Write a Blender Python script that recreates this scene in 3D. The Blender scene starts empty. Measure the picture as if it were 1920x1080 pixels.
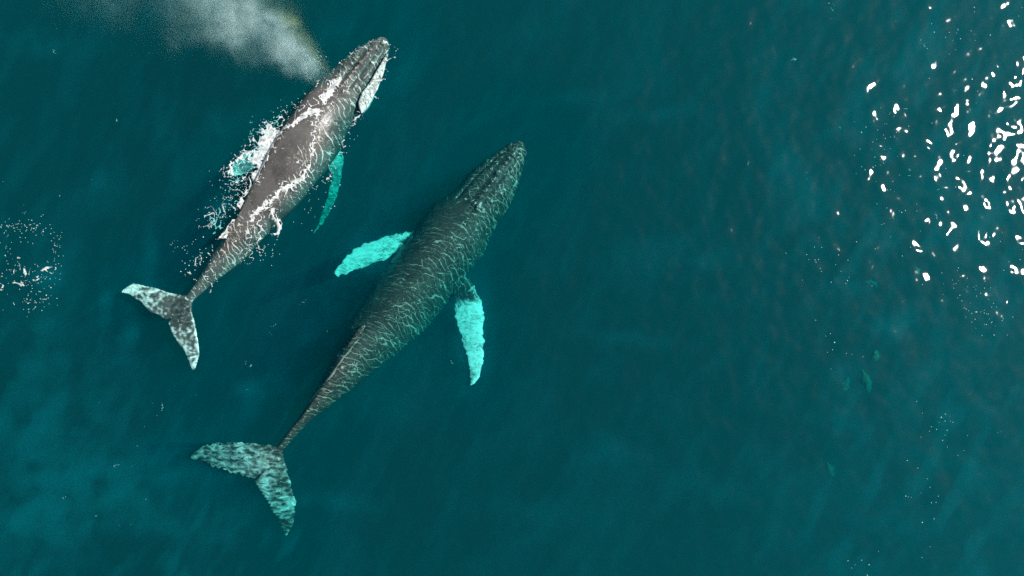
import bpy, bmesh, math
import numpy as np
from mathutils import Vector, Matrix
from mathutils.bvhtree import BVHTree
from mathutils.kdtree import KDTree

scene = bpy.context.scene
col = scene.collection

# ------------------------------------------------------------------ camera, sky, sun, exposure
H = 21.0                       # height of the camera above the sea
FOVX = math.radians(73.0)
W = 2 * H * math.tan(FOVX / 2)
S = W / 1920.0                 # metres per photo pixel on the sea surface

cam_d = bpy.data.cameras.new('camera')
cam = bpy.data.objects.new('camera', cam_d)
col.objects.link(cam)
cam.location = (0, 0, H)
cam.rotation_euler = (0, 0, 0)
cam_d.angle = FOVX
cam_d.clip_end = 20000
scene.camera = cam

SUN_DIR = Vector((17.0, 4.2, 0)).normalized()
SUN_EL = math.radians(47.5)
sun_az = math.atan2(SUN_DIR.y, SUN_DIR.x)
to_sun = Vector((math.cos(sun_az) * math.cos(SUN_EL), math.sin(sun_az) * math.cos(SUN_EL), math.sin(SUN_EL)))

world = bpy.data.worlds.new('World')
scene.world = world
world.use_nodes = True
wn = world.node_tree
wn.nodes.clear()
sky = wn.nodes.new('ShaderNodeTexSky')
sky.sky_type = 'NISHITA'
sky.sun_disc = False
sky.sun_elevation = SUN_EL
sky.sun_rotation = math.pi / 2 - sun_az
bg = wn.nodes.new('ShaderNodeBackground')
bg.inputs['Strength'].default_value = 0.05
wo = wn.nodes.new('ShaderNodeOutputWorld')
wn.links.new(sky.outputs[0], bg.inputs[0])
wn.links.new(bg.outputs[0], wo.inputs[0])

sun_d = bpy.data.lights.new('sun', 'SUN')
sun_d.energy = 4.5
sun_d.angle = math.radians(0.53)
sun_d.color = (1.0, 0.98, 0.945)
sun = bpy.data.objects.new('sun', sun_d)
col.objects.link(sun)
sun.rotation_euler = to_sun.to_track_quat('Z', 'Y').to_euler()
sun.location = to_sun * 60

vs = scene.view_settings
vs.view_transform = 'Standard'
vs.look = 'None'
vs.gamma = 1.0
vs.exposure = 0.3
scene.cycles.use_denoising = False      # the fine grain of the unfiltered render reads as camera grain
scene.cycles.adaptive_threshold = 0.006
scene.cycles.volume_bounces = 1
scene.cycles.max_bounces = 4
scene.cycles.diffuse_bounces = 2
scene.cycles.glossy_bounces = 2
scene.cycles.transparent_max_bounces = 16
scene.cycles.volume_step_rate = 1.0
scene.cycles.sample_clamp_indirect = 4.0


# ------------------------------------------------------------------ helpers
def P(px, py, z=0.0):
    """photo pixel -> point at height z"""
    k = S * (H - z) / H
    return Vector(((px - 960) * k, (540 - py) * k, z))


def W2(pts):
    """photo pixels -> sea-level metres, as an array"""
    a = np.asarray(pts, float)
    return np.stack([(a[:, 0] - 960) * S, (540 - a[:, 1]) * S], 1)


_rng = np.random.RandomState(7)
_perm = np.arange(512)
_rng.shuffle(_perm)
_perm = np.concatenate([_perm, _perm])
_ga = _rng.rand(512) * 2 * np.pi
_gx, _gy = np.cos(_ga), np.sin(_ga)


def noise(x, y, seed=0):
    x = np.asarray(x, float) + seed * 17.31
    y = np.asarray(y, float) + seed * 9.77
    xi, yi = np.floor(x).astype(int), np.floor(y).astype(int)
    xf, yf = x - xi, y - yi
    u, v = xf * xf * xf * (xf * (xf * 6 - 15) + 10), yf * yf * yf * (yf * (yf * 6 - 15) + 10)

    def g(ix, iy, dx, dy):
        h = _perm[(_perm[ix & 511] + iy) & 511]
        return _gx[h] * dx + _gy[h] * dy
    n00, n10 = g(xi, yi, xf, yf), g(xi + 1, yi, xf - 1, yf)
    n01, n11 = g(xi, yi + 1, xf, yf - 1), g(xi + 1, yi + 1, xf - 1, yf - 1)
    a, b = n00 + u * (n10 - n00), n01 + u * (n11 - n01)
    return (a + v * (b - a)) * 1.5


def fbm(x, y, oct=4, seed=0):
    s, a, f = 0, 0.5, 1.0
    for i in range(oct):
        s = s + a * noise(x * f, y * f, seed + i * 3)
        a *= 0.5
        f *= 2.03
    return s


def smooth(e0, e1, x):
    t = np.clip((x - e0) / (e1 - e0), 0, 1)
    return t * t * (3 - 2 * t)


def seg_dist(X, Y, poly):
    """distance from points to a polyline, and the fraction along it"""
    best = np.full(X.shape, 1e9)
    frac = np.zeros(X.shape)
    L = np.concatenate([[0], np.cumsum(np.hypot(*np.diff(poly, axis=0).T))])
    for i in range(len(poly) - 1):
        a, b = poly[i], poly[i + 1]
        d = b - a
        t = np.clip(((X - a[0]) * d[0] + (Y - a[1]) * d[1]) / max(d @ d, 1e-9), 0, 1)
        r = np.hypot(X - a[0] - t * d[0], Y - a[1] - t * d[1])
        m = r < best
        best[m] = r[m]
        frac[m] = ((L[i] + t * (L[i + 1] - L[i])) / L[-1])[m]
    return best, frac


def mesh_obj(name, verts, faces, mat=None, parent=None, smooth_shade=True):
    me = bpy.data.meshes.new(name)
    me.from_pydata([tuple(v) for v in verts], [], [tuple(f) for f in faces])
    if smooth_shade:
        me.polygons.foreach_set('use_smooth', np.ones(len(me.polygons), bool))
    me.update()
    o = bpy.data.objects.new(name, me)
    col.objects.link(o)
    if mat:
        me.materials.append(mat)
    if parent:
        o.parent = parent
    return o


def tag(o, label=None, cat=None, group=None, kind=None):
    if label:
        o['label'] = label
    if cat:
        o['category'] = cat
    if group:
        o['group'] = group
    if kind:
        o['kind'] = kind
    return o


class NT:
    """small node helper"""
    def __init__(self, name):
        self.m = bpy.data.materials.new(name)
        self.m.use_nodes = True
        self.t = self.m.node_tree
        self.t.nodes.clear()
        self.out = self.t.nodes.new('ShaderNodeOutputMaterial')

    def n(self, kind, **kw):
        nd = self.t.nodes.new(kind)
        for k, v in kw.items():
            if k in nd.inputs:
                self.set(nd.inputs[k], v)
            else:
                setattr(nd, k, v)
        return nd

    def set(self, sock, v):
        if isinstance(v, bpy.types.NodeSocket):
            self.t.links.new(v, sock)
        else:
            sock.default_value = v

    def link(self, a, b):
        self.t.links.new(a, b)

    def math(self, op, a, b=0.0, c=None, clamp=False):
        nd = self.t.nodes.new('ShaderNodeMath')
        nd.operation = op
        nd.use_clamp = clamp
        self.set(nd.inputs[0], a)
        self.set(nd.inputs[1], b)
        if c is not None:
            self.set(nd.inputs[2], c)
        return nd.outputs[0]

    def noise(self, vec, scale, detail=3, rough=0.5, dist=0.0):
        nd = self.n('ShaderNodeTexNoise')
        self.set(nd.inputs['Vector'], vec)
        nd.inputs['Scale'].default_value = scale
        nd.inputs['Detail'].default_value = detail
        nd.inputs['Roughness'].default_value = rough
        nd.inputs['Distortion'].default_value = dist
        return nd.outputs['Fac']

    def ramp(self, fac, stops):
        nd = self.n('ShaderNodeValToRGB')
        self.link(fac, nd.inputs[0])
        el = nd.color_ramp.elements
        while len(el) < len(stops):
            el.new(0.5)
        for e, (p, c) in zip(el, stops):
            e.position = p
            e.color = (c, c, c, 1) if not hasattr(c, '__len__') else tuple(c) + (1,)
        return nd.outputs[0]

    def mix(self, fac, a, b):
        nd = self.n('ShaderNodeMix')
        nd.data_type = 'RGBA'
        self.set(nd.inputs['Factor'], fac)
        self.set(nd.inputs[6], a if not isinstance(a, tuple) else a + (1,))
        self.set(nd.inputs[7], b if not isinstance(b, tuple) else b + (1,))
        return nd.outputs[2]


# ------------------------------------------------------------------ materials
def skin_material(name, base_a, base_b, speck=0.5):
    k = NT(name)
    tc = k.n('ShaderNodeTexCoord').outputs['Object']
    big = k.noise(tc, 1.1, 4, 0.6, 0.4)
    fine = k.noise(tc, 9.0, 5, 0.65)
    c = k.mix(k.ramp(big, [(0.32, 0.0), (0.68, 1.0)]), base_a, base_b)
    c = k.mix(k.math('MULTIPLY', k.ramp(fine, [(0.5, 0.0), (0.8, 1.0)]), 0.35), c, tuple(1.5 * x for x in base_b))
    grain = k.noise(tc, 34.0, 2, 0.6)
    c = k.mix(k.math('MULTIPLY', k.ramp(grain, [(0.52, 0.0), (0.68, 1.0)]), speck), c, tuple(min(1, 2.6 * x) for x in base_b))
    # thin pale scratches
    mp = k.n('ShaderNodeMapping')
    k.link(tc, mp.inputs['Vector'])
    mp.inputs['Rotation'].default_value = (0, 0, 0.6)
    mp.inputs['Scale'].default_value = (1.2, 9.0, 1.0)
    w = k.noise(mp.outputs[0], 1.6, 3, 0.5, 1.2)
    scr = k.math('ABSOLUTE', k.math('SUBTRACT', w, 0.5))
    scr = k.ramp(scr, [(0.0, 1.0), (0.014, 0.0)])
    scr = k.math('MULTIPLY', scr, k.ramp(k.noise(tc, 0.9, 2), [(0.5, 0.0), (0.66, 0.55)]))
    c = k.mix(scr, c, (0.28, 0.275, 0.25))
    # barnacle dots
    vor = k.n('ShaderNodeTexVoronoi')
    k.link(tc, vor.inputs['Vector'])
    vor.inputs['Scale'].default_value = 2.3
    dot = k.math('MULTIPLY', k.ramp(vor.outputs['Distance'], [(0.07, 1.0), (0.14, 0.0)]),
                 k.ramp(k.noise(tc, 2.1, 2), [(0.52, 0.0), (0.6, 0.9)]))
    c = k.mix(dot, c, (0.5, 0.48, 0.42))
    # white pigment of flippers, flukes and jaw
    at = k.n('ShaderNodeAttribute', attribute_name='pigment').outputs['Fac']
    mpp = k.n('ShaderNodeMapping')
    k.link(tc, mpp.inputs['Vector'])
    mpp.inputs['Rotation'].default_value = (0, 0, 0.5)
    mpp.inputs['Scale'].default_value = (1.0, 1.9, 1.0)
    mott = k.noise(mpp.outputs[0], 3.2, 2.5, 0.55, 2.2)
    m2 = k.math('ADD', k.math('MULTIPLY', mott, 1.5), -0.75)
    pig = k.math('ADD', at, k.math('MULTIPLY', m2, k.math('MULTIPLY', k.math('MULTIPLY', at, k.math('SUBTRACT', 1.25, at)), 4.2)), clamp=True)
    c = k.mix(pig, c, (0.86, 0.85, 0.80))
    c = k.mix(k.math('MULTIPLY', at, -1.0, clamp=True), c, (0.016, 0.020, 0.019))
    hgt = k.math('ADD', k.math('MULTIPLY', fine, 0.6), k.math('MULTIPLY', mott, 0.6))
    bmp = k.n('ShaderNodeBump')
    bmp.inputs['Strength'].default_value = 0.35
    bmp.inputs['Distance'].default_value = 0.03
    k.link(hgt, bmp.inputs['Height'])
    b = k.n('ShaderNodeBsdfPrincipled')
    k.link(c, b.inputs['Base Color'])
    k.link(bmp.outputs[0], b.inputs['Normal'])
    b.inputs['Roughness'].default_value = 0.33
    b.inputs['Specular IOR Level'].default_value = 0.45
    k.link(b.outputs[0], k.out.inputs['Surface'])
    return k.m


def foam_material(name, colour, rough=0.6):
    k = NT(name)
    tc = k.n('ShaderNodeTexCoord').outputs['Object']
    f = k.noise(tc, 14.0, 4, 0.6)
    c = k.mix(k.ramp(f, [(0.35, 0.0), (0.6, 1.0)]), tuple(x * 0.72 for x in colour), colour)
    b = k.n('ShaderNodeBsdfPrincipled')
    k.link(c, b.inputs['Base Color'])
    b.inputs['Roughness'].default_value = rough
    k.link(b.outputs[0], k.out.inputs['Surface'])
    return k.m


def water_volume_material():
    k = NT('sea_water')
    sc = k.n('ShaderNodeVolumeScatter')
    ab = k.n('ShaderNodeVolumeAbsorption')
    # scatter coefficient = colour * density; absorption = (1 - colour) * density
    sc.inputs['Color'].default_value = (0.0, 0.56, 0.95, 1)
    sc.inputs['Density'].default_value = 0.108
    sc.inputs['Anisotropy'].default_value = 0.35
    ab.inputs['Color'].default_value = (0.0, 0.942, 0.925, 1)
    ab.inputs['Density'].default_value = 1.15
    ad = k.n('ShaderNodeAddShader')
    k.link(sc.outputs[0], ad.inputs[0])
    k.link(ab.outputs[0], ad.inputs[1])
    k.link(ad.outputs[0], k.out.inputs['Volume'])
    return k.m


def water_surface_material():
    k = NT('sea_surface')
    tc = k.n('ShaderNodeTexCoord').outputs['Object']
    mp = k.n('ShaderNodeMapping')
    k.link(tc, mp.inputs['Vector'])
    mp.inputs['Rotation'].default_value = (0, 0, math.radians(-25))
    mp.inputs['Scale'].default_value = (1.0, 0.88, 1.0)
    v = mp.outputs[0]
    a = k.noise(v, 0.45, 1.0, 0.4, 0.3)
    b = k.noise(v, 1.75, 0.0, 0.4, 0.0)
    c = k.noise(v, 3.4, 0.0, 0.4, 0.0)
    h = k.math('ADD', k.math('ADD', k.math('MULTIPLY', a, 0.05), k.math('MULTIPLY', b, 0.062)), k.math('MULTIPLY', c, 0.026))
    bmp = k.n('ShaderNodeBump')
    bmp.inputs['Strength'].default_value = 1.0
    bmp.inputs['Distance'].default_value = 1.0
    k.link(h, bmp.inputs['Height'])
    gm = k.n('ShaderNodeMixShader')
    gm.inputs[0].default_value = 0.025
    for slot, rough in ((1, 0.12), (2, 0.16)):
        gl = k.n('ShaderNodeBsdfGlossy')
        gl.distribution = 'BECKMANN'
        gl.inputs['Roughness'].default_value = rough
        k.link(bmp.outputs[0], gl.inputs['Normal'])
        k.link(gl.outputs[0], gm.inputs[slot])
    fr = k.n('ShaderNodeFresnel')
    fr.inputs['IOR'].default_value = 1.333
    at = k.n('ShaderNodeAttribute', attribute_name='open_sea').outputs['Fac']
    tr = k.n('ShaderNodeBsdfTransparent')
    mx = k.n('ShaderNodeMixShader')
    k.link(k.math('MULTIPLY', fr.outputs[0], at), mx.inputs[0])
    k.link(tr.outputs[0], mx.inputs[1])
    k.link(gm.outputs[0], mx.inputs[2])
    k.link(mx.outputs[0], k.out.inputs['Surface'])
    return k.m


# ------------------------------------------------------------------ whales: outlines measured on the photo
WH2 = dict(
    left=[(973, 265), (951, 271), (929, 289), (902, 305), (875, 329), (849, 362), (812, 381), (793, 404), (767, 443), (743, 473),
          (710, 517), (677, 567), (650, 613), (617, 683), (600, 715), (572, 765), (540, 808), (514, 846)],
    right=[(980, 266), (989, 280), (983, 307), (975, 340), (960, 382), (936, 415), (918, 451), (908, 478), (867, 525), (840, 567),
           (800, 617), (750, 660), (700, 697), (650, 738), (600, 775), (577, 795), (552, 820), (526, 852)],
    # (fraction of the length, top height, half height, lateral lean of the top as a share of the half width, side exponent)
    prof=[(0.0, -0.44, 0.14, 0, 2.4), (0.06, -0.40, 0.42, 0, 2.4), (0.18, -0.40, 0.75, 0, 2.1), (0.3, -0.34, 1.0, -0.1, 1.9),
          (0.45, -0.38, 1.15, -0.05, 1.85), (0.6, -0.34, 1.0, -0.1, 1.7), (0.72, -0.14, 0.8, -0.3, 1.45), (0.84, -0.14, 0.5, -0.35, 1.4),
          (0.93, -0.24, 0.28, -0.2, 1.6), (1.0, -0.34, 0.16, 0, 2.0)],
)
WH1 = dict(
    left=[(716, 71), (698, 77), (673, 92), (647, 112), (627, 132), (602, 155), (580, 175), (556, 208), (520, 257), (506, 284),
          (494, 312), (476, 346), (460, 380), (442, 411), (421, 446), (401, 472), (376, 518), (352, 552)],
    right=[(724, 72), (732, 82), (728, 99), (717, 143), (700, 183), (690, 203), (673, 219), (652, 241), (639, 275), (613, 315),
           (587, 346), (556, 385), (525, 415), (485, 455), (461, 484), (437, 503), (405, 527), (362, 564)],
    prof=[(0.0, -0.12, 0.12, 0, 2.4), (0.06, -0.10, 0.36, 0, 2.6), (0.17, -0.08, 0.58, -0.05, 2.4), (0.25, 0.05, 0.72, -0.25, 2.0),
          (0.35, 0.24, 0.9, -0.4, 1.9), (0.5, 0.28, 0.85, -0.5, 1.8), (0.62, 0.22, 0.7, -0.55, 1.6), (0.72, 0.12, 0.5, -0.6, 1.4),
          (0.84, -0.06, 0.34, -0.3, 1.4), (0.94, -0.13, 0.2, -0.1, 1.6), (1.0, -0.16, 0.12, 0, 2.0)],
)
FL2 = [  # the two lobes of the fluke: (leading edge, trailing edge), heights along the span
    ([(524, 838), (500, 833), (452, 828), (414, 828), (377, 836), (357, 855)],
     [(500, 880), (470, 899), (433, 888), (400, 876), (378, 866), (358, 860)], (-0.40, -0.75), 0.14),
    ([(528, 842), (536, 868), (545, 905), (556, 940), (552, 980), (538, 1005)],
     [(500, 880), (474, 902), (492, 930), (508, 955), (524, 984), (533, 1004)], (-0.40, -1.0), 0.14),
    ([(515, 838), (480, 845), (454, 868)], [(530, 848), (530, 890), (501, 928)], (-0.41, -0.62), 0.16)]
FL1 = [
    ([(358, 554), (335, 552), (304, 543), (269, 533), (247, 531), (227, 545)],
     [(335, 588), (310, 601), (282, 587), (260, 567), (243, 552), (229, 552)], (-0.22, -0.30), 0.11),
    ([(362, 560), (360, 580), (365, 603), (372, 632), (376, 662), (366, 692)],
     [(335, 588), (313, 604), (324, 630), (339, 657), (354, 681), (360, 695)], (-0.22, -0.26), 0.11),
    ([(350, 556), (325, 562), (301, 573)], [(362, 562), (358, 590), (337, 620)], (-0.23, -0.30), 0.13)]
FP2 = [  # flippers
    ([(790, 428), (757, 434), (733, 441), (706, 450), (683, 457), (660, 470), (643, 486), (629, 510)],
     [(772, 462), (747, 468), (722, 488), (700, 497), (680, 503), (662, 509), (645, 517), (631, 523)], (-1.2, -1.15), 0.28),
    ([(858, 512), (880, 520), (892, 545), (909, 580), (907, 633), (907, 677), (901, 708), (888, 721)],
     [(838, 545), (855, 560), (853, 592), (863, 633), (873, 665), (879, 692), (880, 708), (880, 722)], (-1.15, -0.8), 0.28)]
FP1 = [
    ([(540, 240), (506, 258), (478, 278), (452, 290), (436, 304), (428, 320)],
     [(530, 290), (500, 305), (478, 320), (458, 328), (442, 332), (430, 330)], (-0.45, -0.7), 0.15),
    ([(628, 262), (645, 290), (641, 325), (635, 361), (614, 408), (586, 442)],
     [(606, 300), (622, 330), (616, 352), (610, 378), (596, 420), (582, 444)], (-1.1, -2.8), 0.15)]


def resample(poly, n):
    p = np.asarray(poly, float)
    L = np.concatenate([[0], np.cumsum(np.hypot(*np.diff(p, axis=0).T))])
    t = np.linspace(0, L[-1], n)
    # Catmull-Rom-like smoothing: cubic through the points
    out = np.stack([np.interp(t, L, p[:, i]) for i in range(2)], 1)
    for _ in range(2):
        out[1:-1] = 0.25 * out[:-2] + 0.5 * out[1:-1] + 0.25 * out[2:]
    return out


def body_part(spec, ns=140, nc=40):
    lf, rt = resample(spec['left'], ns), resample(spec['right'], ns)
    pr = np.array(spec['prof'])
    verts, faces, axis = [], [], []
    fr = np.linspace(0, 1, ns)
    top = np.interp(fr, pr[:, 0], pr[:, 1])
    hh = np.interp(fr, pr[:, 0], pr[:, 2])
    ln = np.interp(fr, pr[:, 0], pr[:, 3])
    ex = np.interp(fr, pr[:, 0], pr[:, 4])
    for arr in (top, hh, ln, ex):
        for _ in range(10):
            arr[1:-1] = 0.25 * arr[:-2] + 0.5 * arr[1:-1] + 0.25 * arr[2:]
    for i in range(ns):
        zc = top[i] - hh[i]
        l, r = P(*lf[i], zc), P(*rt[i], zc)
        c = (l + r) / 2
        axis.append((c.x, c.y))
        for j in range(nc):
            a = 2 * math.pi * j / nc
            ca, sa = math.cos(a), math.sin(a)
            e = ex[i] if sa > 0 else 2.0
            x = math.copysign(abs(ca) ** (2 / e), ca)
            z = math.copysign(abs(sa) ** (2 / e), sa)
            x = x + ln[i] * max(z, 0) * (1 - abs(x))
            p = c + (r - c) * x
            verts.append((p.x, p.y, zc + hh[i] * z))
    for i in range(ns - 1):
        for j in range(nc):
            j2 = (j + 1) % nc
            faces.append((i * nc + j, i * nc + j2, (i + 1) * nc + j2, (i + 1) * nc + j))
    faces.append(tuple(range(nc)))
    faces.append(tuple(range((ns - 1) * nc, ns * nc))[::-1])
    return verts, faces, np.array(axis)


def blade_part(lead, trail, zs, thick, ns=40, nc=12, hump=0.0):
    a, b = resample(lead, ns), resample(trail, ns)
    verts, faces = [], []
    for i in range(ns):
        t = i / (ns - 1)
        z = zs[0] + (zs[1] - zs[0]) * t
        th = thick * (1 - 0.72 * t)
        A, B = P(*a[i], z), P(*b[i], z)
        for s in (1, -1):
            rng = range(nc + 1) if s == 1 else range(nc - 1, 0, -1)
            for j in rng:
                c = j / nc
                p = A.lerp(B, c)
                prof = math.sqrt(max(0.0, c)) * (1 - c) * 2.2 + 0.10 * math.sin(math.pi * c) + 0.12 * (0 < j < nc)
                p.z += s * th * 0.5 * min(prof, 1.0)
                verts.append(p)
    m = 2 * nc
    for i in range(ns - 1):
        for j in range(m):
            j2 = (j + 1) % m
            faces.append((i * m + j, i * m + j2, (i + 1) * m + j2, (i + 1) * m + j))
    faces.append(tuple(range(m)))
    faces.append(tuple(range((ns - 1) * m, ns * m))[::-1])
    return verts, faces


def fin_part(base, height, length, width, ang):
    """a small hooked dorsal fin; base: world point, ang: heading towards the tail"""
    verts, faces = [], []
    n, m = 14, 10
    for i in range(n):
        t = i / (n - 1)
        sh = length * (1 - t) ** 0.8 + 0.03
        off = length * 0.75 * t ** 1.4
        for j in range(m):
            a = 2 * math.pi * j / m
            x, y = off + sh * 0.5 * math.cos(a), width * (1 - 0.7 * t) * math.sin(a) * 0.5
            verts.append((base[0] + x * math.cos(ang) - y * math.sin(ang), base[1] + x * math.sin(ang) + y * math.cos(ang), base[2] + height * t))
    for i in range(n - 1):
        for j in range(m):
            j2 = (j + 1) % m
            faces.append((i * m + j, i * m + j2, (i + 1) * m + j2, (i + 1) * m + j))
    faces.append(tuple(range(m))[::-1])
    faces.append(tuple(range((n - 1) * m, n * m)))
    return verts, faces


def build_whale(spec, flukes, flippers, fin, mat, wobble, shaper, pigment):
    bv, bf, axis = body_part(spec)
    parts = [('body', bv, bf)]
    parts += [('fluke',) + blade_part(*f) for f in flukes]
    parts += [('flipper',) + blade_part(*f) for f in flippers]
    if fin:
        parts.append(('fin',) + fin_part(*fin))
    V, F, ids = [], [], []
    for nm, v, f in parts:
        o = len(V)
        V += [tuple(p) for p in v]
        F += [tuple(i + o for i in q) for q in f]
        ids += [nm] * len(v)
    me = bpy.data.meshes.new('source')
    me.from_pydata(V, [], F)
    bm = bmesh.new()
    bm.from_mesh(me)
    bmesh.ops.recalc_face_normals(bm, faces=bm.faces)
    bm.to_mesh(me)
    bm.free()
    tmp = bpy.data.objects.new('source', me)
    col.objects.link(tmp)
    md = tmp.modifiers.new('r', 'REMESH')
    md.mode = 'VOXEL'
    md.voxel_size = 0.026
    md.use_smooth_shade = True
    dg = bpy.context.evaluated_depsgraph_get()
    dg.update()
    out = bpy.data.meshes.new_from_object(tmp.evaluated_get(dg))
    bpy.data.objects.remove(tmp)
    bpy.data.meshes.remove(me)
    n = len(out.vertices)
    co = np.empty(n * 3)
    out.vertices.foreach_get('co', co)
    co = co.reshape(-1, 3)
    ed = np.empty(len(out.edges) * 2, int)
    out.edges.foreach_get('vertices', ed)
    ed = ed.reshape(-1, 2)
    deg = np.bincount(ed.ravel(), minlength=n)[:, None]
    for it in range(6):          # relax the joints
        acc = np.zeros_like(co)
        np.add.at(acc, ed[:, 0], co[ed[:, 1]])
        np.add.at(acc, ed[:, 1], co[ed[:, 0]])
        k = 0.55 if it % 2 == 0 else -0.45
        co = co + k * (acc / np.maximum(deg, 1) - co)
    # which part every vertex belongs to
    kd = KDTree(len(V))
    for i, p in enumerate(V):
        kd.insert(p, i)
    kd.balance()
    part = np.array([ids[kd.find(p)[1]] for p in co])
    # axis coordinates: distance from the snout in metres (t) and sideways (s, + = the sun side)
    ax = np.array([axis[0], axis[-1]])
    d = (ax[1] - ax[0]) / np.linalg.norm(ax[1] - ax[0])
    nrm = np.array([-d[1], d[0]])
    if nrm[0] < 0:
        nrm = -nrm
    rel = co[:, :2] - ax[0]
    t, s = rel @ d, rel @ nrm
    lat = np.interp(t, (axis - ax[0]) @ d, (axis - ax[0]) @ nrm)
    co, pig = shaper(co, part, t, s - lat), None
    pig = pigment(co, part, t, s - lat)
    # the rippled water above shakes the outline of what lies under it
    dep = smooth(-0.05, -0.4, co[:, 2]) * wobble * np.where(part == 'body', 0.3, np.where(part == 'fluke', 0.5, 0.8))
    co[:, 0] += dep * (0.8 * noise(co[:, 0] * 3.5, co[:, 1] * 4, 3) + 0.4 * noise(co[:, 0] * 8, co[:, 1] * 9, 6))
    co[:, 1] += dep * (0.8 * noise(co[:, 0] * 4, co[:, 1] * 3.5, 5) + 0.4 * noise(co[:, 0] * 9, co[:, 1] * 8, 8))
    out.vertices.foreach_set('co', co.ravel())
    at = out.attributes.new('pigment', 'FLOAT', 'POINT')
    at.data.foreach_set('value', pig.astype(np.float32))
    out.polygons.foreach_set('use_smooth', np.ones(len(out.polygons), bool))
    out.materials.clear()
    out.materials.append(mat)
    out.update()
    o = bpy.data.objects.new('humpback_whale', out)
    out.name = 'humpback_whale'
    col.objects.link(o)
    frame = dict(o0=ax[0], d=d, n=nrm, at=(axis - ax[0]) @ d, al=(axis - ax[0]) @ nrm, L=np.linalg.norm(ax[1] - ax[0]))
    return o, frame


def lump(co, t, s, t0, s0, r, h, up):
    g = np.exp(-((t - t0) ** 2 + (s - s0) ** 2) / (r * r)) * up
    co[:, 2] += h * g


def head_shape(L, hw, jaw=None, lips=(), amp=1.0):
    """median ridge, blowholes, knobs and lip line; L body length, hw half width of the head"""
    def f(co, part, t, s):
        rs = np.random.RandomState(3)
        up = np.where(part == 'body', smooth(-0.75, -0.25, co[:, 2]), 0.0)
        hl = 0.2 * L
        on = smooth(0.02 * L, 0.05 * L, t) * smooth(hl * 1.02, hl * 0.9, t)
        co[:, 2] += 0.06 * amp * np.exp(-(s / 0.06) ** 2) * on * up
        co[:, 2] -= 0.05 * amp * (np.exp(-((np.abs(s) - 0.17) / 0.07) ** 2)) * on * up
        for sg in (-1, 1):                                           # blowholes
            lump(co, t, s, hl * 1.02, sg * 0.10, 0.12, 0.07, up)
            co[:, 2] -= 0.10 * np.exp(-((s - sg * 0.07) / 0.03) ** 2 - ((t - hl * 1.03) / 0.14) ** 2) * up
        # hollow behind the blowholes
        co[:, 2] -= 0.05 * np.exp(-((t - hl * 1.3) / (0.05 * L)) ** 2) * np.exp(-(s / 0.4) ** 2) * up
        for k in range(46):                                          # knobs
            tt = rs.uniform(0.02, 0.95) * hl
            w = hw * min(1.0, math.sqrt(tt / hl) * 1.05)
            row = k % 3
            ss = rs.normal(0, 0.03) if row == 0 else (1 if row == 1 else -1) * w * rs.uniform(0.45, 0.8)
            lump(co, t, s, tt, ss, rs.uniform(0.035, 0.055), rs.uniform(0.03, 0.05), up)
        if jaw is not None:                                          # lip line and the swollen lower jaw beside it
            dd, _ = seg_dist(co[:, 0], co[:, 1], jaw)
            ax = np.interp(co[:, 1], jaw[::-1, 1], jaw[::-1, 0])
            out = (co[:, 0] > ax) & (co[:, 1] > jaw[-1, 1]) & (part == 'body') & (co[:, 2] > -0.62)
            znew = np.maximum(co[out, 2], -0.07 - 0.16 * dd[out] ** 2)
            co[out, :2] *= ((H - co[out, 2]) / (H - znew))[:, None] ** -1
            co[out, 2] = znew
            dd, _ = seg_dist(co[:, 0], co[:, 1], jaw)
            co[:, 2] -= 0.10 * np.exp(-(dd / 0.05) ** 2) * up
        for ln in lips:
            dd, _ = seg_dist(co[:, 0], co[:, 1], ln)
            co[:, 2] -= 0.07 * np.exp(-(dd / 0.045) ** 2) * np.where(part == 'body', smooth(-1.3, -0.9, co[:, 2]), 0)
        # knuckles along the tail stock
        for k in range(7):
            lump(co, t, s, L * (0.74 + 0.025 * k), -0.06, 0.09, 0.03, np.where(part == 'body', 1.0, 0.0))
        return co
    return f


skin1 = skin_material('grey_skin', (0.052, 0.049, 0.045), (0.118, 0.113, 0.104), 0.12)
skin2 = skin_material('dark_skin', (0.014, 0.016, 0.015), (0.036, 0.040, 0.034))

JAW1 = W2([(727, 88), (721, 95), (707, 120), (690, 149), (674, 171), (667, 190), (669, 202), (674, 214)])


def pig1(co, part, t, s):
    p = np.zeros(len(co))
    p[part == 'flipper'] = np.where(co[:, 0] > W2([(560, 0)])[0][0], 0.34, 0.66)[part == 'flipper']
    fl = part == 'fluke'
    e = np.full(len(co), 9.0)
    for lead, trail, _, _ in FL1[:2]:
        e = np.minimum(e, seg_dist(co[:, 0], co[:, 1], W2(lead))[0])
    c0 = W2([(340, 575)])[0]
    r = np.hypot(co[:, 0] - c0[0], co[:, 1] - c0[1])
    q = 0.04 + 0.50 * np.exp(-(e / 0.15) ** 2) * smooth(0.2, 0.6, r) + 0.22 * smooth(0.5, 1.7, r)
    q *= smooth(0.05, 0.75, r)
    q = q + 0.30 - 0.60 * smooth(0.9, 0.1, r) - 0.26 * smooth(0.10, 0.30, e) + 0.35 * noise(co[:, 0] * 3.2, co[:, 1] * 3.2, 301) + 0.8 * noise(co[:, 0] * 8, co[:, 1] * 8, 302)
    p[fl] = np.clip(q, -0.9, 0.95)[fl]
    # pale jaw outside of the lip line
    dd, fr_ = seg_dist(co[:, 0], co[:, 1], JAW1)
    ax = np.interp(co[:, 1], JAW1[::-1, 1], JAW1[::-1, 0])
    out = (co[:, 0] > ax + 0.05) & (co[:, 1] > JAW1[-1, 1] - 0.05) & (part == 'body')
    p[out] = 0.80
    return p


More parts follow.
